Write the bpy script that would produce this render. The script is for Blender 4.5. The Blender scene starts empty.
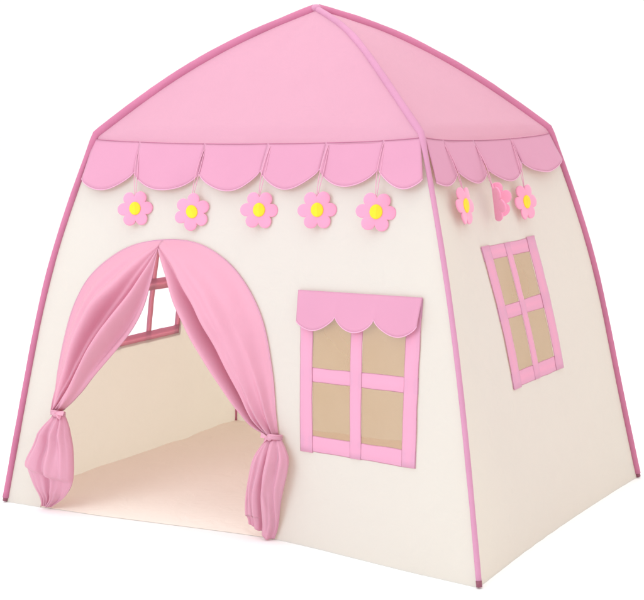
import bpy, bmesh, math, random
import numpy as np
from mathutils import Vector, Matrix, noise
from mathutils.geometry import delaunay_2d_cdt

random.seed(4)
scene = bpy.context.scene
col = scene.collection

# ------------------------------------------------------------------ camera
cd = bpy.data.cameras.new("Camera")
cam = bpy.data.objects.new("Camera", cd)
col.objects.link(cam)
cd.sensor_width = 36.0
cd.lens = 1350.08 / 644 * 36.0
cd.clip_start, cd.clip_end = 0.05, 200
Rv = Vector((0.84708177, 0.5311311, -0.01876787))
Uv = Vector((-0.0554142, 0.12338902, 0.99080998))
Fv = Vector((-0.52856574, 0.83825706, -0.13395279))
CAM = Vector((1.78299, -2.84105, 0.94106))
cam.matrix_world = Matrix(((Rv.x, Uv.x, -Fv.x, CAM.x), (Rv.y, Uv.y, -Fv.y, CAM.y),
                           (Rv.z, Uv.z, -Fv.z, CAM.z), (0, 0, 0, 1)))
scene.camera = cam

# ------------------------------------------------------------------ studio light
world = bpy.data.worlds.new("World")
scene.world = world
world.use_nodes = True
bg = world.node_tree.nodes["Background"]
bg.inputs["Color"].default_value = (1.0, 1.0, 1.0, 1)
bg.inputs["Strength"].default_value = 1.06


def area_light(name, loc, target, size, power, color=(1, 1, 1)):
    d = bpy.data.lights.new(name, 'AREA')
    d.shape = 'RECTANGLE'
    d.size, d.size_y = size
    d.energy, d.color = power, color
    o = bpy.data.objects.new(name, d)
    col.objects.link(o)
    o.location = loc
    o.rotation_euler = (Vector(target) - Vector(loc)).to_track_quat('-Z', 'Y').to_euler()
    return o


area_light("overhead_softbox", (-0.35, -0.4, 3.6), (-0.2, -0.2, 0), (5.0, 5.0), 75, (1, 0.99, 0.98))
area_light("key_softbox", (-0.9, -4.6, 2.3), (0, 0, 0.5), (2.6, 2.2), 70, (0.95, 1, 1.06))
area_light("warm_fill", (4.6, 0.6, 1.7), (0.3, 0, 0.5), (2.0, 1.6), 18, (1, 0.62, 0.34))

scene.view_settings.view_transform = 'Standard'
scene.view_settings.look = 'None'
scene.view_settings.exposure = 0.0
scene.view_settings.gamma = 1.0
scene.cycles.use_denoising = True
scene.cycles.max_bounces = 14
scene.cycles.diffuse_bounces = 8
scene.cycles.transmission_bounces = 8


# ------------------------------------------------------------------ materials
def s2l(c):
    return tuple((v / 255 / 12.92) if v / 255 <= 0.04045 else ((v / 255 + 0.055) / 1.055) ** 2.4 for v in c)


def fabric(name, color, trans=None, fac=0.3, rough=0.85, weave=900, bump=0.06, var=0.05, sheen=0.15, wr=0.0, spec=0.2):
    m = bpy.data.materials.new(name)
    m.use_nodes = True
    nt = m.node_tree
    N, L = nt.nodes, nt.links
    pr = N["Principled BSDF"]
    out = N["Material Output"]
    pr.inputs["Roughness"].default_value = rough
    pr.inputs["Specular IOR Level"].default_value = spec
    pr.inputs["Sheen Weight"].default_value = sheen
    tc = N.new("ShaderNodeTexCoord")
    n1 = N.new("ShaderNodeTexNoise")
    n1.inputs["Scale"].default_value = 9
    n1.inputs["Detail"].default_value = 4
    L.new(tc.outputs["Object"], n1.inputs["Vector"])
    mx = N.new("ShaderNodeMixRGB")
    mx.inputs[1].default_value = (*[c * (1 - var) for c in color], 1)
    mx.inputs[2].default_value = (*[min(1, c * (1 + var)) for c in color], 1)
    L.new(n1.outputs["Fac"], mx.inputs[0])
    L.new(mx.outputs[0], pr.inputs["Base Color"])
    n2 = N.new("ShaderNodeTexNoise")
    n2.inputs["Scale"].default_value = weave
    n2.inputs["Detail"].default_value = 2
    L.new(tc.outputs["Object"], n2.inputs["Vector"])
    b = N.new("ShaderNodeBump")
    b.inputs["Strength"].default_value = bump
    b.inputs["Distance"].default_value = 0.001
    L.new(n2.outputs["Fac"], b.inputs["Height"])
    last = b
    if wr:
        n3 = N.new("ShaderNodeTexNoise")
        n3.inputs["Scale"].default_value = 14
        n3.inputs["Detail"].default_value = 3
        n3.inputs["Distortion"].default_value = 1.2
        L.new(tc.outputs["Object"], n3.inputs["Vector"])
        b2 = N.new("ShaderNodeBump")
        b2.inputs["Strength"].default_value = wr
        b2.inputs["Distance"].default_value = 0.01
        L.new(n3.outputs["Fac"], b2.inputs["Height"])
        L.new(b.outputs[0], b2.inputs["Normal"])
        last = b2
    L.new(last.outputs[0], pr.inputs["Normal"])
    if trans:
        t = N.new("ShaderNodeBsdfTranslucent")
        t.inputs["Color"].default_value = (*trans, 1)
        L.new(last.outputs[0], t.inputs["Normal"])
        ms = N.new("ShaderNodeMixShader")
        ms.inputs[0].default_value = fac
        L.new(pr.outputs[0], ms.inputs[1])
        L.new(t.outputs[0], ms.inputs[2])
        L.new(ms.outputs[0], out.inputs["Surface"])
    return m


M_WALL = fabric("cream_cloth", (0.68, 0.73, 0.725), (0.97, 0.81, 0.62), 0.39, wr=0.22, var=0.015)
M_ROOF = fabric("pink_cloth", (0.63, 0.365, 0.495), (1.0, 0.46, 0.56), 0.32, wr=0.18, var=0.03)
M_VAL = fabric("valance_cloth", (0.66, 0.315, 0.46), (0.95, 0.4, 0.5), 0.15, wr=0.12, var=0.03)
M_TRIM = fabric("pale_pink_edging", (0.70, 0.37, 0.52), var=0.05)
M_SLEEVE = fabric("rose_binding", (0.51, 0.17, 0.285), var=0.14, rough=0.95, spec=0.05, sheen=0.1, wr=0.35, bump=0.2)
M_SLEEVE2 = fabric("pale_pink_lit_binding", (0.55, 0.255, 0.39), var=0.10, rough=0.95, spec=0.05, sheen=0.1, wr=0.3, bump=0.2)  # same sleeve cloth, with the near corner's brighter light put into the colour
M_FRAME = fabric("window_pink_cloth", (0.83, 0.46, 0.665), (1.0, 0.42, 0.44), 0.34, var=0.03, wr=0.08)
M_CURT = fabric("satin_pink_cloth", (0.74, 0.42, 0.55), (1.0, 0.33, 0.49), 0.32, wr=0.16, rough=0.45, bump=0.03, sheen=0.3, spec=0.35, var=0.03)
M_MAT = fabric("pale_ground_sheet", (0.91, 0.86, 0.78), var=0.02, wr=0.3)
M_PETAL = fabric("pink_felt", (0.80, 0.30, 0.46), weave=500, bump=0.25, var=0.08, sheen=0.4)
M_BUTTON = fabric("yellow_felt", (0.82, 0.60, 0.03), weave=400, bump=0.4, var=0.25)
M_STRING = fabric("pink_cord", (0.70, 0.34, 0.47), var=0.1)
M_TIP = fabric("dark_pole_end", (0.22, 0.05, 0.09), rough=0.45, spec=0.5)


def net_cloth():
    m = bpy.data.materials.new("tan_window_net")
    m.use_nodes = True
    nt = m.node_tree
    N, L = nt.nodes, nt.links
    pr = N["Principled BSDF"]
    pr.inputs["Base Color"].default_value = (0.40, 0.245, 0.115, 1)
    pr.inputs["Roughness"].default_value = 0.9
    tr = N.new("ShaderNodeBsdfTransparent")
    ms = N.new("ShaderNodeMixShader")
    tc = N.new("ShaderNodeTexCoord")
    ns = N.new("ShaderNodeTexNoise")
    ns.inputs["Scale"].default_value = 5
    L.new(tc.outputs["Object"], ns.inputs["Vector"])
    mr = N.new("ShaderNodeMapRange")
    mr.inputs["To Min"].default_value = 0.36
    mr.inputs["To Max"].default_value = 0.66
    L.new(ns.outputs["Fac"], mr.inputs["Value"])
    L.new(mr.outputs[0], ms.inputs[0])
    L.new(tr.outputs[0], ms.inputs[1])
    L.new(pr.outputs[0], ms.inputs[2])
    L.new(ms.outputs[0], N["Material Output"].inputs["Surface"])
    return m


M_NET = net_cloth()
M_GROUND = fabric("white_paper", (0.95, 0.95, 0.95), bump=0.02, var=0.005, sheen=0, weave=300)


# ------------------------------------------------------------------ helpers
def mesh_obj(name, verts, faces, mat, parent=None, smooth=True, solid=0, solid_off=0.0, bevel=0):
    me = bpy.data.meshes.new(name)
    me.from_pydata([tuple(v) for v in verts], [], faces)
    me.validate()
    me.update()
    bm = bmesh.new()
    bm.from_mesh(me)
    bmesh.ops.remove_doubles(bm, verts=bm.verts, dist=1e-6)
    bmesh.ops.recalc_face_normals(bm, faces=bm.faces)
    bm.to_mesh(me)
    bm.free()
    if smooth:
        me.polygons.foreach_set("use_smooth", [True] * len(me.polygons))
    me.materials.append(mat)
    o = bpy.data.objects.new(name, me)
    col.objects.link(o)
    if parent:
        o.parent = parent
    if solid:
        md = o.modifiers.new("Solidify", 'SOLIDIFY')
        md.thickness, md.offset = solid, solid_off
    if bevel:
        md = o.modifiers.new("Bevel", 'BEVEL')
        md.width, md.segments, md.limit_method = bevel, 2, 'ANGLE'
    return o


class MB:
    def __init__(self):
        self.v, self.f = [], []

    def add(self, v, f):
        n = len(self.v)
        self.v += [tuple(x) for x in v]
        self.f += [[i + n for i in q] for q in f]

    def grid(self, rows):
        nx = len(rows[0])
        self.add([p for r in rows for p in r],
                 [[j * nx + i, j * nx + i + 1, (j + 1) * nx + i + 1, (j + 1) * nx + i]
                  for j in range(len(rows) - 1) for i in range(nx - 1)])

    def tube(self, pts, r, n=8, cap=True, flat=None):
        pts = [Vector(p) for p in pts]
        rr = r if isinstance(r, (list, tuple)) else [r] * len(pts)
        rows, up = [], None
        for i, p in enumerate(pts):
            t = (pts[min(i + 1, len(pts) - 1)] - pts[max(i - 1, 0)]).normalized()
            if up is None:
                up = Vector((0, 0, 1)) if abs(t.z) < 0.9 else Vector((1, 0, 0))
            x = t.cross(up).normalized()
            y = x.cross(t).normalized()
            up = y
            rows.append([p + (x * math.cos(a) + y * math.sin(a)) * rr[i]
                         for a in [2 * math.pi * k / n for k in range(n + 1)]])
        base = len(self.v)
        self.grid(rows)
        if cap:
            self.f.append([base + k for k in range(n)])
            e = base + (len(pts) - 1) * (n + 1)
            self.f.append([e + k for k in range(n)])

    def obj(self, name, mat, parent=None, **k):
        return mesh_obj(name, self.v, self.f, mat, parent, **k)


def thing(name, label, cat, loc=(0, 0, 0), group=None):
    o = bpy.data.objects.new(name, None)
    o.empty_display_size = 0.05
    col.objects.link(o)
    o.location = loc
    o["label"], o["category"] = label, cat
    if group:
        o["group"] = group
    return o


def sstep(a, b, x):
    t = min(1, max(0, (x - a) / (b - a)))
    return t * t * (3 - 2 * t)


# ------------------------------------------------------------------ shape of the tent
# four bent poles: floor, two bow points, eave, two roof points, apex (metres)
POLES = np.array([
    [[-.6505, -.4839, 0], [-.5984, -.4411, .3021], [-.537, -.392, .6058], [-.4454, -.3222, .9069], [-.2989, -.2161, 1.0331], [-.1513, -.1089, 1.1307], [-.0066, -.0041, 1.2016]],
    [[.6498, -.4762, 0], [.6002, -.4362, .3012], [.5386, -.3922, .6023], [.4493, -.3263, .9028], [.2966, -.2193, 1.029], [.1486, -.1097, 1.1335], [-.0066, -.0041, 1.2016]],
    [[.6495, .4718, 0], [.5969, .434, .2992], [.5422, .3916, .599], [.4592, .3281, .9001], [.3078, .2192, 1.0301], [.1422, .1022, 1.139], [-.0066, -.0041, 1.2016]],
    [[-.6483, .4981, 0], [-.5977, .4491, .3017], [-.539, .3983, .6024], [-.4511, .3288, .9032], [-.3021, .2181, 1.0308], [-.1537, .1076, 1.1319], [-.0066, -.0041, 1.2016]]])


def cubic(ys, x):
    n = len(ys)
    A, b = np.eye(n), np.zeros(n)
    for i in range(1, n - 1):
        A[i, i - 1:i + 2] = (1, 4, 1)
        b[i] = 3 * (ys[i + 1] - 2 * ys[i] + ys[i - 1])
    c = np.linalg.solve(A, b)
    bb = np.diff(ys) - (2 * c[:-1] + c[1:]) / 3
    d = np.diff(c) / 3
    i = np.clip(np.floor(x).astype(int), 0, n - 2)
    t = x - i
    return ys[i] + bb[i] * t + c[i] * t * t + d[i] * t ** 3


TS = np.linspace(0, 2, 401)
TAB = []
for k in range(4):
    a = np.stack([cubic(POLES[k, 0:4, i], np.clip(TS, 0, 1) * 3) for i in range(3)], -1)
    b = np.stack([cubic(POLES[k, 3:7, i], np.clip(TS - 1, 0, 1) * 3) for i in range(3)], -1)
    TAB.append(np.where(TS[:, None] <= 1, a, b))


def pole(k, t):
    x = min(max(t, 0), 2) * 200
    i = min(int(x), 399)
    f = x - i
    return TAB[k][i] * (1 - f) + TAB[k][i + 1] * f


WALLS = {'f': (0, 1, (0, -1), 0), 'r': (1, 2, (1, 0), 1), 'b': (2, 3, (0, 1), 0), 'l': (3, 0, (-1, 0), 1)}
BU = [0, .11, .22, .33, .44, .52, .56, .60, .64, .70, .78, .86, .93, 1.]
BV = [0, .006, .016, .033, .050, .061, .065, .066, .061, .050, .034, .019, .009, 0]


def P(w, u, t):
    a, b, n, ax = WALLS[w]
    A, B = pole(a, t), pole(b, t)
    q = A + (B - A) * u
    if t < 1:
        bo = -np.interp(u, BU, BV) * (1 - t) ** 2 if w == 'f' else -0.012 * 4 * u * (1 - u) * (1 - t)
    else:
        bo = -0.012 * 4 * u * (1 - u) * math.sin(math.pi * min(1, t - 1))
    q = q + bo * np.array([n[0], n[1], 0])
    return q


def norm(w, u, t):
    e = 0.004
    t0, t1 = max(0, t - e), min(2, t + e)
    if t <= 1:
        t1 = min(t1, 1)
    else:
        t0 = max(t0, 1)
    d1 = P(w, u + e, t) - P(w, u - e, t)
    d2 = P(w, u, t1) - P(w, u, t0)
    n = np.cross(d1, d2)
    n /= max(1e-9, np.linalg.norm(n))
    o = WALLS[w][2]
    return n if n[0] * o[0] + n[1] * o[1] > 0 else -n


def ripple(w, u, t):
    p = P(w, u, t)
    v = Vector((p[0], p[1], p[2]))
    e = min(1, 8 * u * (1 - u)) * (0.3 + 0.7 * min(1, 4 * t))
    k0, k1 = WALLS[w][:2]
    pk = (math.exp(-u / .03) + math.exp(-(1 - u) / .03)) * 0.0011 * noise.noise(Vector((v.z * 38, k0 * 3.0, 4))) * min(1, 40 * u * (1 - u)) + math.exp(-t / .03) * 0.0012 * noise.noise(Vector(((v.x + v.y) * 30, 2, k0)))
    return pk + e * (0.0055 * noise.noise(v * 3.1 + Vector((3, 1, 7))) + 0.0016 * noise.noise(Vector((v.x * 14, v.y * 14, v.z * 5)) + Vector((1, 9, 2))))


def wp(w, u, t, off=0.0, rip=True):
    q = P(w, u, t) + norm(w, u, t) * (off + (ripple(w, u, t) if rip and t <= 1 else 0))
    return Vector(q)


def inv(w, a, z):
    k0, k1, n, ax = WALLS[w]
    u, t = 0.5, z / 0.903
    for _ in range(12):
        q = P(w, u, t)
        A, B = pole(k0, t), pole(k1, t)
        t += (z - q[2]) / 0.92
        u += (a - q[ax]) / (B[ax] - A[ax])
    return u, t


def S(w, a, z, off=0.0):
    return wp(w, *inv(w, a, z), off)


def smooth_line(pts, n):
    """Catmull-Rom resample of a 2D/3D polyline, even in arc length."""
    p = [Vector(q) for q in pts]
    out = []
    for i in range(len(p) - 1):
        a, b = p[i], p[i + 1]
        c = p[i - 1] if i else a * 2 - b
        d = p[i + 2] if i + 2 < len(p) else b * 2 - a
        for k in range(12):
            s = k / 12
            out.append(0.5 * ((2 * a) + (b - c) * s + (2 * c - 5 * a + 4 * b - d) * s * s + (3 * a - c - 3 * b + d) * s ** 3))
    out.append(p[-1])
    L = [0]
    for i in range(1, len(out)):
        L.append(L[-1] + (out[i] - out[i - 1]).length)
    res, j = [], 0
    for k in range(n):
        s = L[-1] * k / (n - 1)
        while j < len(L) - 2 and L[j + 1] < s:
            j += 1
        f = (s - L[j]) / max(1e-9, L[j + 1] - L[j])
        res.append(out[j].lerp(out[j + 1], f))
    return res


# ------------------------------------------------------------------ setting: white studio floor
m = MB()
m.grid([[Vector((x, y, 0)) for x in np.linspace(-70, 70, 9)] for y in np.linspace(-70, 70, 9)])
o = m.obj("ground", M_GROUND)
o["kind"] = "structure"

# ------------------------------------------------------------------ the tent
tent = thing("play_tent", "pink and cream house-shaped play tent with tied-back door curtains, standing on white ground", "play tent")


def seam_t(w, u):
    return 0.992 - (0.015 if w == 'f' else 0.014) * math.sin(math.pi * u) ** 0.6


# door outline in front-wall coordinates (x, z)
DOOR = [(-.542, -.02), (-.538, .02), (-.527, .093), (-.512, .169), (-.502, .244), (-.497, .343), (-.474, .446), (-.450, .515), (-.411, .572), (-.341, .625),
        (-.274, .653), (-.206, .664), (-.136, .664), (-.068, .648), (-.001, .611), (.056, .551), (.092, .482), (.114, .380),
        (.121, .267), (.119, .208), (.110, .12), (.096, .03), (.093, -.02)]
WIN = {'f': [(.190, .490, .217, .566)], 'r': [(-.178, .108, .343, .655)], 'l': [(-.130, .157, .335, .652)], 'b': []}
WSKEW = {'f': 0.0, 'r': -0.095, 'l': 0.0}   # sideways drift of the window per metre of height


def wrect(w, a, z):
    zc = {'f': .39, 'r': .5, 'l': .5}[w]
    return a + WSKEW[w] * (z - zc), z


def wall(w):
    k0, k1, n, ax = WALLS[w]
    sx, sy = abs(POLES[k1, 0, ax] - POLES[k0, 0, ax]), 0.93
    holes = []
    for a0, a1, z0, z1 in WIN[w]:
        e = 0.007
        c = [wrect(w, *q) for q in ((a0 + e, z0 + e), (a1 - e, z0 + e), (a1 - e, z1 - e), (a0 + e, z1 - e))]
        ring = []
        for i in range(4):
            for k in range(10):
                f = k / 10
                p0, p1 = c[i], c[(i + 1) % 4]
                ring.append((p0[0] + (p1[0] - p0[0]) * f, p0[1] + (p1[1] - p0[1]) * f))
        holes.append([inv(w, *q) for q in ring])
    pts, edges = [], []

    def loop(L, closed=True):
        b = len(pts)
        pts.extend(Vector((u * sx, t * sy)) for u, t in L)
        m = len(L)
        edges.extend((b + i, b + (i + 1) % m) for i in range(m if closed else m - 1))

    N = 64
    outer = []
    if w == 'f':
        d = [inv(w, *q) for q in [tuple(v) for v in smooth_line([Vector((*q, 0)) for q in DOOR], 90)] for q in [(q[0], q[1])]]
        d = [(u, t) for u, t in d if t > 0.004]
        uL, uR = d[0][0], d[-1][0]
        outer += [(uL * i / 8, 0) for i in range(9)] + d
        outer += [(uR + (1 - uR) * i / 24, 0) for i in range(25)]
        doorpoly = [(uL, -1)] + d + [(uR, -1)]
    else:
        outer += [(i / N, 0) for i in range(N + 1)]
    outer += [(1, seam_t(w, 1) * i / 50) for i in range(1, 50)]
    outer += [(1 - i / N, seam_t(w, 1 - i / N)) for i in range(N + 1)]
    outer += [(0, seam_t(w, 0) * (1 - i / 50)) for i in range(1, 50)]
    loop(outer)
    for h in holes:
        loop(h)

    def inside(poly, u, t):
        c = False
        for i in range(len(poly)):
            (x0, y0), (x1, y1) = poly[i - 1], poly[i]
            if (y0 > t) != (y1 > t) and u < (x1 - x0) * (t - y0) / (y1 - y0) + x0:
                c = not c
        return c

    for j in range(1, 48):
        for i in range(1, N):
            u, t = (i + 0.3 * (j % 2)) / N, j / 49.5
            if inside(outer, u, t) and not any(inside(h, u, t) for h in holes):
                pts.append(Vector((u * sx, t * sy)))
    ov, oe, of, *_ = delaunay_2d_cdt(pts, edges, [], 0, 1e-5)
    faces = []
    for f in of:
        c = sum((ov[i] for i in f), Vector((0, 0))) / len(f)
        u, t = c.x / sx, c.y / sy
        if inside(outer, u, t) and not any(inside(h, u, t) for h in holes):
            faces.append(list(f))
    verts = [wp(w, v.x / sx, v.y / sy) for v in ov]
    used = sorted({i for f in faces for i in f})
    mp = {i: k for k, i in enumerate(used)}
    return mesh_obj("wall", [verts[i] for i in used], [[mp[i] for i in f] for f in faces], M_WALL, tent)


for w, lab in (('f', "front wall with arched doorway and one window"), ('r', None), ('b', None), ('l', None)):
    o = wall(w)
    if lab:
        o["label"] = lab

# ground sheet
rows = []
for j in range(31):
    v = j / 30
    r = []
    for i in range(49):
        u = i / 48
        f_, b_ = P('f', u, 0), P('b', 1 - u, 0)
        l_, r_ = P('l', 1 - v, 0), P('r', v, 0)
        q = f_ * (1 - v) + b_ * v
        lin_l = P('f', 0, 0) * (1 - v) + P('b', 1, 0) * v
        lin_r = P('f', 1, 0) * (1 - v) + P('b', 0, 0) * v
        q = q + (l_ - lin_l) * (1 - u) + (r_ - lin_r) * u
        edge = min(u * 1.3, (1 - u) * 1.3, v, 1 - v)
        lb = min(u * 1.3, 1 - v)
        z = 0.0015 + 0.003 * sstep(0, .12, edge) + sstep(0, .05, v) * sstep(.02, .12, 1 - u) * 0.013 * (1 - sstep(0, .10, lb)) * (1 + .55 * noise.noise(Vector((q[0] * 11, q[1] * 11, 5))))
        r.append((q[0] * .997, q[1] * .997, z))
    rows.append(r)
m = MB()
m.grid(rows)
m.obj("ground_sheet", M_MAT, tent)

# roof: four cloth panels meeting at the poles
m = MB()
for w in 'frbl':
    rows = []
    for j in range(41):
        r = []
        for i in range(33):
            u = i / 32
            ts = seam_t(w, u) - 0.004
            t = ts + (1.14 - ts) * j / 16 if j <= 16 else 1.14 + .86 * (j - 16) / 24
            t = min(t, 1.995)
            h_ = 0.075 * min(1, 7 * u * (1 - u)) * (1 - sstep(0, .12, abs(t - 1)))
            pm = sum((P(w, u, t + h_ * g_) * k_ for g_, k_ in ((-1, 1), (-.5, 2), (0, 2), (.5, 2), (1, 1))), np.zeros(3)) / 8 if h_ > 0 else P(w, u, t)
            if t <= ts + 1e-6:
                pm = P(w, u, t)
            q = Vector(pm) + Vector(norm(w, u, t)) * (0.003 + 0.0025 * noise.noise(Vector(P(w, u, t)) * 5) * math.sin(math.pi * u) + 0.0016 * sstep(1.15, 1.6, t) * (1 - sstep(1.8, 1.97, t)) * noise.noise(Vector((u * 9, 'frbl'.index(w) * 4.0, t * 1.5))) * min(1, 10 * u * (1 - u)))
            r.append(q)
        rows.append(r)
    m.grid(rows)
m.obj("roof", M_ROOF, tent)


# valances
def lerp(a, b, f):
    return a + (b - a) * f


def scallops(w, tops, bots, ztop, ends, bottoms, offs, puff, parent, name, trim_r=0.0013, lap=0.002):
    """tops/bots: break points across; ends: z at the notches; bottoms: lowest z of each scallop."""
    m, tr = MB(), MB()
    for k in range(len(tops) - 1):
        rows = []
        NX, NY = 22, 12
        edge = []
        for j in range(NY + 1):
            v = j / NY
            r = []
            for i in range(NX + 1):
                x = i / NX
                zn = lerp(ends[k], ends[k + 1], x)
                mid = (ends[k] + ends[k + 1]) / 2 - bottoms[k]
                ze = zn - mid * math.sin(math.pi * x) ** 0.72 * (1 + 0.05 * math.sin(5 * x + k * 2))
                a = lerp(lerp(tops[k], tops[k + 1], x), lerp(bots[k], bots[k + 1], x), v)
                zt = ztop(lerp(tops[k], tops[k + 1], x))
                z = lerp(zt, ze, v)
                off = offs[0] + (offs[1] - offs[0]) * v + puff * v * math.sin(math.pi * x) ** 0.5 + lap * (k % 2) * v \
                    + (0.007 if lap else .004) * v * v * noise.noise(Vector((a * 11 + (3 * k if lap else 0), z * 9, 1.7)))
                q = S(w, a, min(z, .893), off)
                if z > .893:
                    q = q + Vector((0, 0, z - .893))
                r.append(q)
            rows.append(r)
        edge = rows[-1]
        m.grid(rows)
        if trim_r:
            tr.tube(edge, trim_r, 6)
    o = m.obj(name, M_VAL, parent, solid=0.0016)
    if trim_r:
        tr.obj("edging", M_TRIM, o)
    return o


F_TOP = [-.447, -.302, -.110, .068, .220, .363, .451]
F_BOT = [-.468, -.304, -.113, .059, .213, .360, .472]
F_END = [.802, .818, .819, .825, .829, .832, .808]
F_LOW = [.777, .775, .778, .785, .790, .789]
R_TOP = [-.320, -.242, -.103, .083, .316]
R_BOT = [-.342, -.232, -.088, .096, .336]
R_END = [.800, .818, .815, .825, .826]
R_LOW = [.792, .787, .785, .797]


def ztop_for(w):
    def z(a):
        u, t = inv(w, a, .88)
        u = min(1, max(0, u))
        return float(P(w, u, seam_t(w, u))[2]) + 0.001
    return z


def valance(w, *a):
    o = scallops(w, *a, tent, "valance")
    sm = MB()      # stitched seam between roof and valance
    zt = ztop_for(w)
    tops = a[0]
    for k in range(len(tops) - 1):
        sm.tube([S(w, q, min(.893, zt(q) - .001), .0058) + Vector((0, 0, max(0, zt(q) - .894))) for q in np.linspace(tops[k] + .002, tops[k + 1] - .002, 14)], 0.0006, 6)
    sm.obj("seam", M_SLEEVE, o)


valance('f', F_TOP, F_BOT, ztop_for('f'), F_END, F_LOW, (.004, .011), .006)
valance('r', R_TOP, R_BOT, ztop_for('r'), R_END, R_LOW, (.004, .011), .007)
valance('l', [-a for a in R_TOP][::-1], [-a for a in R_BOT][::-1], ztop_for('l'), R_END[::-1], R_LOW[::-1], (.004, .011), .007)
valance('b', F_TOP, F_BOT, ztop_for('b'), F_END, F_LOW, (.004, .011), .006)


# pole sleeves along the four corners
for k in range(4):
    pts, rr = [], []
    dx = Vector((POLES[k, 0, 0], POLES[k, 0, 1], 0)).normalized()
    for i in range(101):
        t = 0.012 + 1.982 * i / 100
        q = Vector(pole(k, t))
        e = 0.004
        tan = Vector(pole(k, min(2, t + e)) - pole(k, max(0, t - e))).normalized()
        out = (dx - tan * dx.dot(tan)).normalized()
        if out.z < 0 and t > 1:
            out = -out
        wgt = sstep(0.93, 1.05, t)
        rad = lerp(0.0057 if k == 1 else 0.0080, 0.0082 if k == 1 else 0.0125, wgt)
        rad *= 1 + 0.07 * noise.noise(Vector((k * 5, t * 9, 0))) + 0.04 * noise.noise(Vector((k * 5, t * 40, 3)))
        pts.append(q + out * lerp(0.004, 0.002, wgt))
        rr.append(rad)
    m = MB()
    m.tube(pts, rr, 12)
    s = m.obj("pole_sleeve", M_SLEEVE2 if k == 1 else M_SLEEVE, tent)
    if k == 1:
        s["label"] = "pole sleeve at the near corner, coloured paler pink as if more brightly lit"
    m = MB()
    d = (pts[0] - pts[3]).normalized()
    tipz = pts[0].z
    m.tube([pts[0] - d * 0.004, pts[0] + d * (tipz - 0.001) / max(.5, -d.z) * .8], 0.0064, 10)
    m.obj("pole_tip", M_TIP, s)

m = MB()
ap = Vector((-.0066, -.0041, 1.2016))
rows = []
for j in range(9):
    ph = math.pi * (j / 8 - .5)
    rows.append([ap + Vector((0.017 * math.cos(ph) * math.cos(a), 0.017 * math.cos(ph) * math.sin(a), 0.011 * math.sin(ph) + 0.002)) for a in np.linspace(0, 2 * math.pi, 17)])
m.grid(rows)
m.obj("peak_cap", M_SLEEVE2, tent)


# windows: strips of cloth sewn into a frame with four openings
def strip(m, w, p0, p1, wd0, wd1, off, th=0.0010, wob=0.0012):
    d = Vector((p1[0] - p0[0], p1[1] - p0[1]))
    L = d.length
    d /= L
    nrm = Vector((-d.y, d.x))
    n = max(6, int(L / 0.015))
    top, bot = [], []
    rows = []
    for i in range(n + 1):
        f = i / n
        c = Vector(p0) + d * (L * f)
        wd = lerp(wd0, wd1, f)
        ja = wob * noise.noise(Vector((c.x * 25, c.y * 25, off * 900)))
        jb = wob * noise.noise(Vector((c.x * 25 + 9, c.y * 25, off * 900)))
        ring = []
        for s, o_ in ((-.5, off), (-.42, off + th), (0, off + th * 1.15), (.42, off + th), (.5, off), (-.5, off)):
            q = c + nrm * (wd * s + (ja if s < 0 else jb))
            ring.append(S(w, *wrect(w, q.x, q.y), o_ + 0.0006 * noise.noise(Vector((q.x * 30, q.y * 30, 1)))))
        rows.append(ring)
    b = len(m.v)
    m.grid(rows)
    m.f.append([b + i for i in range(5)])
    e = b + n * 6
    m.f.append([e + i for i in range(5)])


def window(w, a0, a1, z0, z1, side, top, bottom, mull, bar, amid, zmid, label):
    m = MB()
    strip(m, w, (a0, zmid), (a1, zmid + .001), bar, bar * 1.1, .0007)
    strip(m, w, (amid, z0), (amid - .001, z1), mull, mull, .0020)
    strip(m, w, (a0, z1 - top / 2), (a1, z1 - top / 2), top, top, .0008)
    strip(m, w, (a0, z0 + bottom / 2), (a1, z0 + bottom / 2), bottom, bottom, .0009)
    strip(m, w, (a0 + side / 2, z0 - .002), (a0 + side / 2, z1 + .002), side, side, .0024)
    strip(m, w, (a1 - side / 2, z0 + .001), (a1 - side / 2, z1 + .003), side, side, .0024)
    o = m.obj("window_frame", M_FRAME, tent)
    o["label"] = label
    nt_, NX = MB(), 12
    for b0, b1 in ((a0 + side - .001, amid - mull / 2 + .001), (amid + mull / 2 - .001, a1 - side + .001)):
        for c0, c1 in ((z0 + bottom - .001, zmid - bar / 2 + .001), (zmid + bar / 2 - .001, z1 - top + .001)):
            nt_.grid([[S(w, *wrect(w, lerp(b0, b1, i / NX), lerp(c0, c1, j / NX)), .0004) for i in range(NX + 1)] for j in range(NX + 1)])
    if w != 'l':          # the far window is open
        nt_.obj("window_net", M_NET, o)
    return o


wf = window('f', .190, .490, .217, .566, .034, .04, .036, .030, .031, .338, .387, "front window frame under a scalloped pink awning")
window('r', -.178, .108, .343, .655, .044, .030, .034, .030, .030, -.042, .508, "plain four-pane window frame in the shaded side wall")
window('l', -.130, .157, .335, .652, .028, .030, .032, .022, .030, .012, .497, "window frame in the far side wall seen through the doorway")
scallops('f', [.183, .287, .386, .491], [.187, .288, .386, .487], lambda a: .569, [.502, .517, .517, .510], [.486, .486, .486], (.006, .017), 0, wf, "awning", lap=0)

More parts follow.
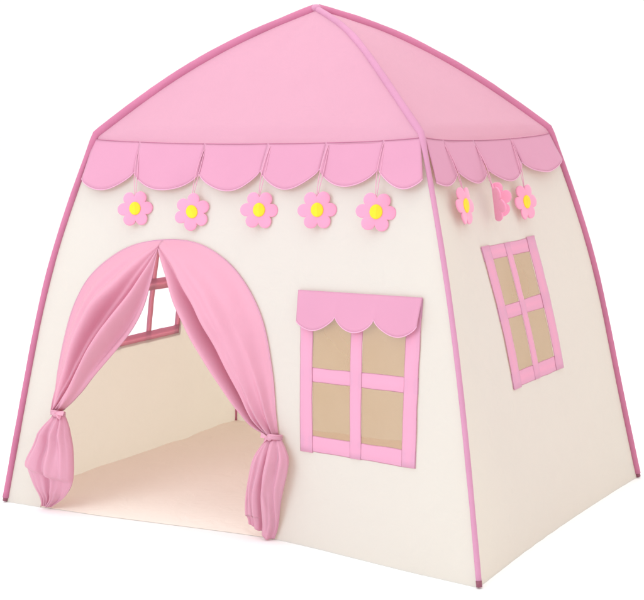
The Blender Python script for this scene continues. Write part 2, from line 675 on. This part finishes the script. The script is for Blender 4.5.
# ------------------------------------------------------------------ door curtains
OUT_L = [(-.206, .664), (-.274, .655), (-.341, .628), (-.411, .575), (-.452, .515), (-.478, .446), (-.500, .343), (-.507, .265), (-.508, .238)]
IN_L = [(-.212, .640), (-.227, .560), (-.248, .492), (-.282, .440), (-.316, .402), (-.383, .335), (-.430, .285), (-.468, .252), (-.488, .240)]
OUT_R = [(-.206, .664), (-.136, .666), (-.068, .650), (-.001, .613), (.058, .552), (.095, .482), (.117, .380), (.126, .290), (.132, .243)]
IN_R = [(-.212, .640), (-.183, .582), (-.150, .520), (-.114, .471), (-.073, .419), (.004, .324), (.055, .271), (.086, .253), (.116, .243)]
LT = [(-.510, -.486, .239), (-.516, -.474, .226), (-.540, -.460, .200), (-.566, -.447, .157), (-.588, -.441, .112), (-.576, -.452, .072), (-.561, -.482, .036), (-.556, -.525, .006)]
RT = [(.114, .134, .242), (.097, .139, .232), (.080, .148, .216), (.066, .155, .195), (.053, .149, .160), (.036, .135, .104), (.028, .120, .055), (.030, .098, .005)]


def curtain(outer, inner, tail, folds, flip, label):
    m = MB()
    NT, NS = 70, 64
    O = smooth_line([Vector((*q, 0)) for q in outer], NT + 1)
    I = smooth_line([Vector((*q, 0)) for q in inner], NT + 1)
    rows = []
    for j in range(NT + 1):
        t = j / NT
        r = []
        for i in range(NS + 1):
            s = i / NS
            q = O[j].lerp(I[j], s)
            width = (I[j] - O[j]).length
            env = sstep(0, .45, s)
            # loose folds gather towards the free edge and towards the tie
            ph = sum(A * math.exp(-((s - c - k * (t - .5)) / wd) ** 2) for A, c, wd, k in folds)
            amp = min(0.075, width * 0.28) * (0.35 + 0.65 * sstep(0.02, .5, t))
            fine = 0.0065 * sstep(.40, .95, t) * (1.2 - 2 * abs(math.sin(s * 15 + 2 * t + .6 * math.sin(s * 9)))) * sstep(.05, .3, s)
            belly = 0.010 * math.sin(math.pi * min(1, s * 1.0)) * math.sin(math.pi * t)
            off = 0.004 + env * (0.006 + amp * ph + belly) + fine + 0.012 * sstep(.75, 1, t) * (1 - abs(2 * s - 1))
            off += 0.004 * env * noise.noise(Vector((s * 4, t * 7, 2.0 + flip)))
            r.append(S('f', q.x, q.y, max(off, 0.003)))
        # the free edge turns back into the doorway
        q = I[j]
        for kk in range(1, 5):
            r.append(S('f', q.x - flip * 0.004 * kk * (1 if t < .96 else 0), q.y, max(0.0, 0.012 - 0.006 * kk)))
        rows.append(r)
    m.grid(rows)
    tail = [(l + (.013 if flip > 0 else .008) + .012 * sstep(0, 3, k), r + (.013 if flip > 0 else .008) + .010 * sstep(0, 3, k), z) for k, (l, r, z) in enumerate(tail)]
    # tail under the tie: gathered cloth hanging in pleats
    T = smooth_line([Vector(q) for q in tail], 60)
    rows = []
    NP = 120
    rnd = random.Random(11 + flip)
    pl = [(rnd.uniform(0, 6.28), rnd.uniform(-.9, .9)) for _ in range(5)]
    for j, q in enumerate(T):
        f = j / 59
        c, hw = (q.x + q.y) / 2, (q.y - q.x) / 2
        dep = min(0.030, hw * 0.60 + .003) * (1 - .80 * sstep(.45, 1, f))
        r = []
        for i in range(NP + 1):
            a = 2 * math.pi * i / NP
            front = max(0, math.sin(a))
            x = math.cos(a)
            pleat = 0
            for n_, (p0, sl) in zip((3.0, 4.6, 6.5, 9.0, 13.0), pl):
                pleat += (abs(math.sin(n_ * x + p0 + sl * f * 2.2)) - .6) / n_
            am = sstep(0, .25, f) * .035 + .012 * sstep(0, .05, f) * (1 - f)
            d = 0.004 + dep * (1 + math.sin(a)) * .85 + front ** .6 * am * pleat * 1.1
            if flip > 0:   # the left tail is folded across and turns under
                fl = .585 + .05 * x
                d += front * (0.011 * sstep(fl - .30, fl - .02, f) - 0.020 * sstep(fl - .015, fl + .02, f) + .006 * sstep(fl + .03, fl + .2, f))
            z = q.z
            if flip < 0 and f > .8:
                z += sstep(.72, 1, f) * (.034 * max(0, .5 - x) / 1.5) + .006 * (f - .8) * math.sin(5 * x + 1)
            wob = 1 + .035 * math.sin(9 * f + 2 * math.sin(a) + flip) * sstep(.1, .4, f)
            r.append(S('f', c + hw * x * wob, max(z, .003), max(d, .003)))
        rows.append(r)
    m.grid(rows)
    o = m.obj("curtain", M_CURT, tent, solid=0.0012)
    o["label"] = label
    # tie band and its little knot
    k = T[1]
    c, hw = (k.x + k.y) / 2, (k.y - k.x) / 2
    b = MB()
    for dz in (-.0035, 0, .0035):
        b.tube([S('f', c + (hw + .002) * math.cos(a), k.z + .002 + dz + .003 * math.sin(a), .012 + .016 * math.sin(a) + .004) for a in np.linspace(0, 2 * math.pi, 25)], 0.0026, 8, cap=False)
    kc = c + flip * .005
    rows = []
    for jj in range(9):
        ph = math.pi * (jj / 8 - .5)
        rows.append([S('f', kc + .0085 * math.cos(ph) * math.cos(a) * (1 + .2 * math.sin(3 * a)), k.z + .002 + .0075 * math.sin(ph), .031 + .0055 * math.cos(ph) * math.sin(a)) for a in np.linspace(0, 2 * math.pi, 17)])
    b.grid(rows)
    for sg, ln in ((1, .024), (-.35, .016)):      # two short ends of the ribbon
        rows = []
        for g in np.linspace(0, 1, 8):
            wv = .0022 + .0035 * g
            px_, pz_ = kc + flip * ln * g, k.z + .002 + sg * .008 * g - .004 * g * g
            rows.append([S('f', px_, pz_ + wv * q_, .033 + .003 * math.sin(4 * g + q_) + .001 * q_ * q_) for q_ in np.linspace(-1, 1, 6)])
        b.grid(rows)
    b.obj("tieback", M_CURT, o)
    return o


# folds: (height, centre, width, slant)
curtain(OUT_L, IN_L, LT, [(.55, .20, .09, -.03), (.75, .45, .11, -.05), (-.30, .56, .035, -.05), (-.65, .665, .055, -.05), (.95, .80, .085, 0), (-.25, .91, .03, 0)], 1, "left curtain tied back low beside the doorway")
curtain(OUT_R, IN_R, RT, [(.30, .22, .20, 0), (.45, .50, .10, .10), (.65, .655, .085, .08), (-.45, .765, .045, .05), (.85, .885, .075, 0)], -1, "right curtain hanging in a smooth drape, tied at its waist")

# piping round the arch
m = MB()
arch = smooth_line([Vector((*q, 0)) for q in DOOR[4:19]], 80)
m.tube([S('f', q.x, q.y, .003) for q in arch], 0.0018, 8)
m.obj("door_piping", M_SLEEVE2, tent)


# ------------------------------------------------------------------ felt flowers on cords
def blossom_outline(n=6, R=0.0268, r=0.0139):
    pts = []
    for i in range(144):
        a = 2 * math.pi * i / 144
        b = ((a + math.pi / n) % (2 * math.pi / n)) - math.pi / n
        # far intersection of the ray with the petal circle
        disc = r * r - (R * math.sin(b)) ** 2
        rad = R * math.cos(b) + math.sqrt(disc) if disc > 0 else R * math.cos(b)
        pts.append((rad * math.cos(a), rad * math.sin(a)))
    return pts


OUTL = blossom_outline()


def flower(w, a, z, off, yaw, roll, top, label, fold=0.0, pitch=0.0, scale=1.07):
    loc = S(w, a, z, off + .004)
    th = thing("felt_flower", label, "flower", loc, "felt flowers hanging under the valance")
    # local frame: normal n faces the direction yaw (degrees, in plan)
    n = Vector((math.cos(math.radians(yaw)), math.sin(math.radians(yaw)), math.sin(math.radians(pitch + 12)))).normalized()
    x = Vector((0, 0, 1)).cross(n).normalized()
    y = n.cross(x)
    c, s_ = math.cos(math.radians(roll)), math.sin(math.radians(roll))

    def T(px, py, d):
        px, py = (px * c - py * s_) * scale, (px * s_ + py * c) * scale
        d += 0.0022 * math.sin(px * 60 + 1) * (py * 40)
        if fold:
            ang = fold * min(1, max(0, px / .012 + .2))
            ax_ = px if px < 0 else px * math.cos(ang)
            d = d + (0 if px < 0 else px * math.sin(ang))
            px = ax_
        return x * px + y * py + n * d

    m = MB()
    h = 0.0022
    N = len(OUTL)
    rings = []
    for k, (sc, d) in enumerate([(0, h * 1.25), (.25, h * 1.25), (.5, h * 1.2), (.75, h * 1.1), (.93, h), (.985, h * .75), (1, 0), (.985, -h * .75), (.93, -h), (.5, -h), (0, -h)]):
        rings.append([T(px * max(sc, 1e-3), py * max(sc, 1e-3), d) for px, py in OUTL + OUTL[:1]])
    m.grid(rings)
    m.obj("petals", M_PETAL, th)
    m = MB()
    rings = []
    rb = 0.0138
    for sc, d in [(0.001, .0050), (.4, .0049), (.8, .0047), (.95, .0042), (1, .0032), (.98, .0012)]:
        rings.append([T(rb * sc * math.cos(b) * .94 + .0003, rb * sc * math.sin(b) * 1.05, d + .0004 + .0011 * math.exp(-(math.cos(b) * sc * 5) ** 2)) for b in np.linspace(0, 2 * math.pi, 33)])
    m.grid(rings)
    m.obj("button", M_BUTTON, th)
    # looped cord from the eave seam to the top of the flower
    up = T(.029 * math.sin(math.radians(roll)), .029 * math.cos(math.radians(roll)), 0)
    ta, tz = top
    m = MB()
    for sg in (-1, 1):
        pts = []
        for g in np.linspace(0, 1, 13):
            zz = lerp(tz, loc.z + up.z, g)
            A_ = S(w, ta, tz, .006) - loc
            pts_ = A_.lerp(up, g)
            # lie over the valance on the way down
            o_ = 0.004 * math.sin(math.pi * g)
            pts_ = pts_ + Vector(norm(w, *inv(w, a, .82))) * o_ + x * sg * (.0010 + .0028 * math.sin(math.pi * g))
            pts.append(pts_)
        m.tube(pts, 0.0009, 6)
    m.obj("string", M_STRING, th)
    for ch in th.children:
        pass
    return th


flower('f', -.285, .733, .012, -68, 3, (-.302, .874), "leftmost pink felt flower on the front, above the left half of the doorway")
flower('f', -.118, .729, .012, -72, 24, (-.108, .874), "felt flower with one petal pointing down, above the right half of the doorway")
flower('f', .068, .737, .012, -68, -2, (.076, .878), "middle felt flower on the front wall, between the doorway arch and the window")
flower('f', .221, .740, .012, -67, 1, (.228, .880), "felt flower on the front wall above the left end of the window awning")
flower('f', .368, .739, .012, -66, -5, (.365, .884), "felt flower on the front wall above the awning's right end, nearest the corner pole")
flower('r', -.252, .745, .014, 3, -3, (-.242, .878), "narrow-looking felt flower on the shaded side wall, nearest the front corner pole")
flower('r', -.118, .743, .020, 58, 12, (-.103, .872), "felt flower on the shaded side wall, twisted so its yellow button is hidden", fold=1.75)
flower('r', .055, .734, .014, -10, 2, (.083, .879), "felt flower on the shaded side wall above the right half of the side window")
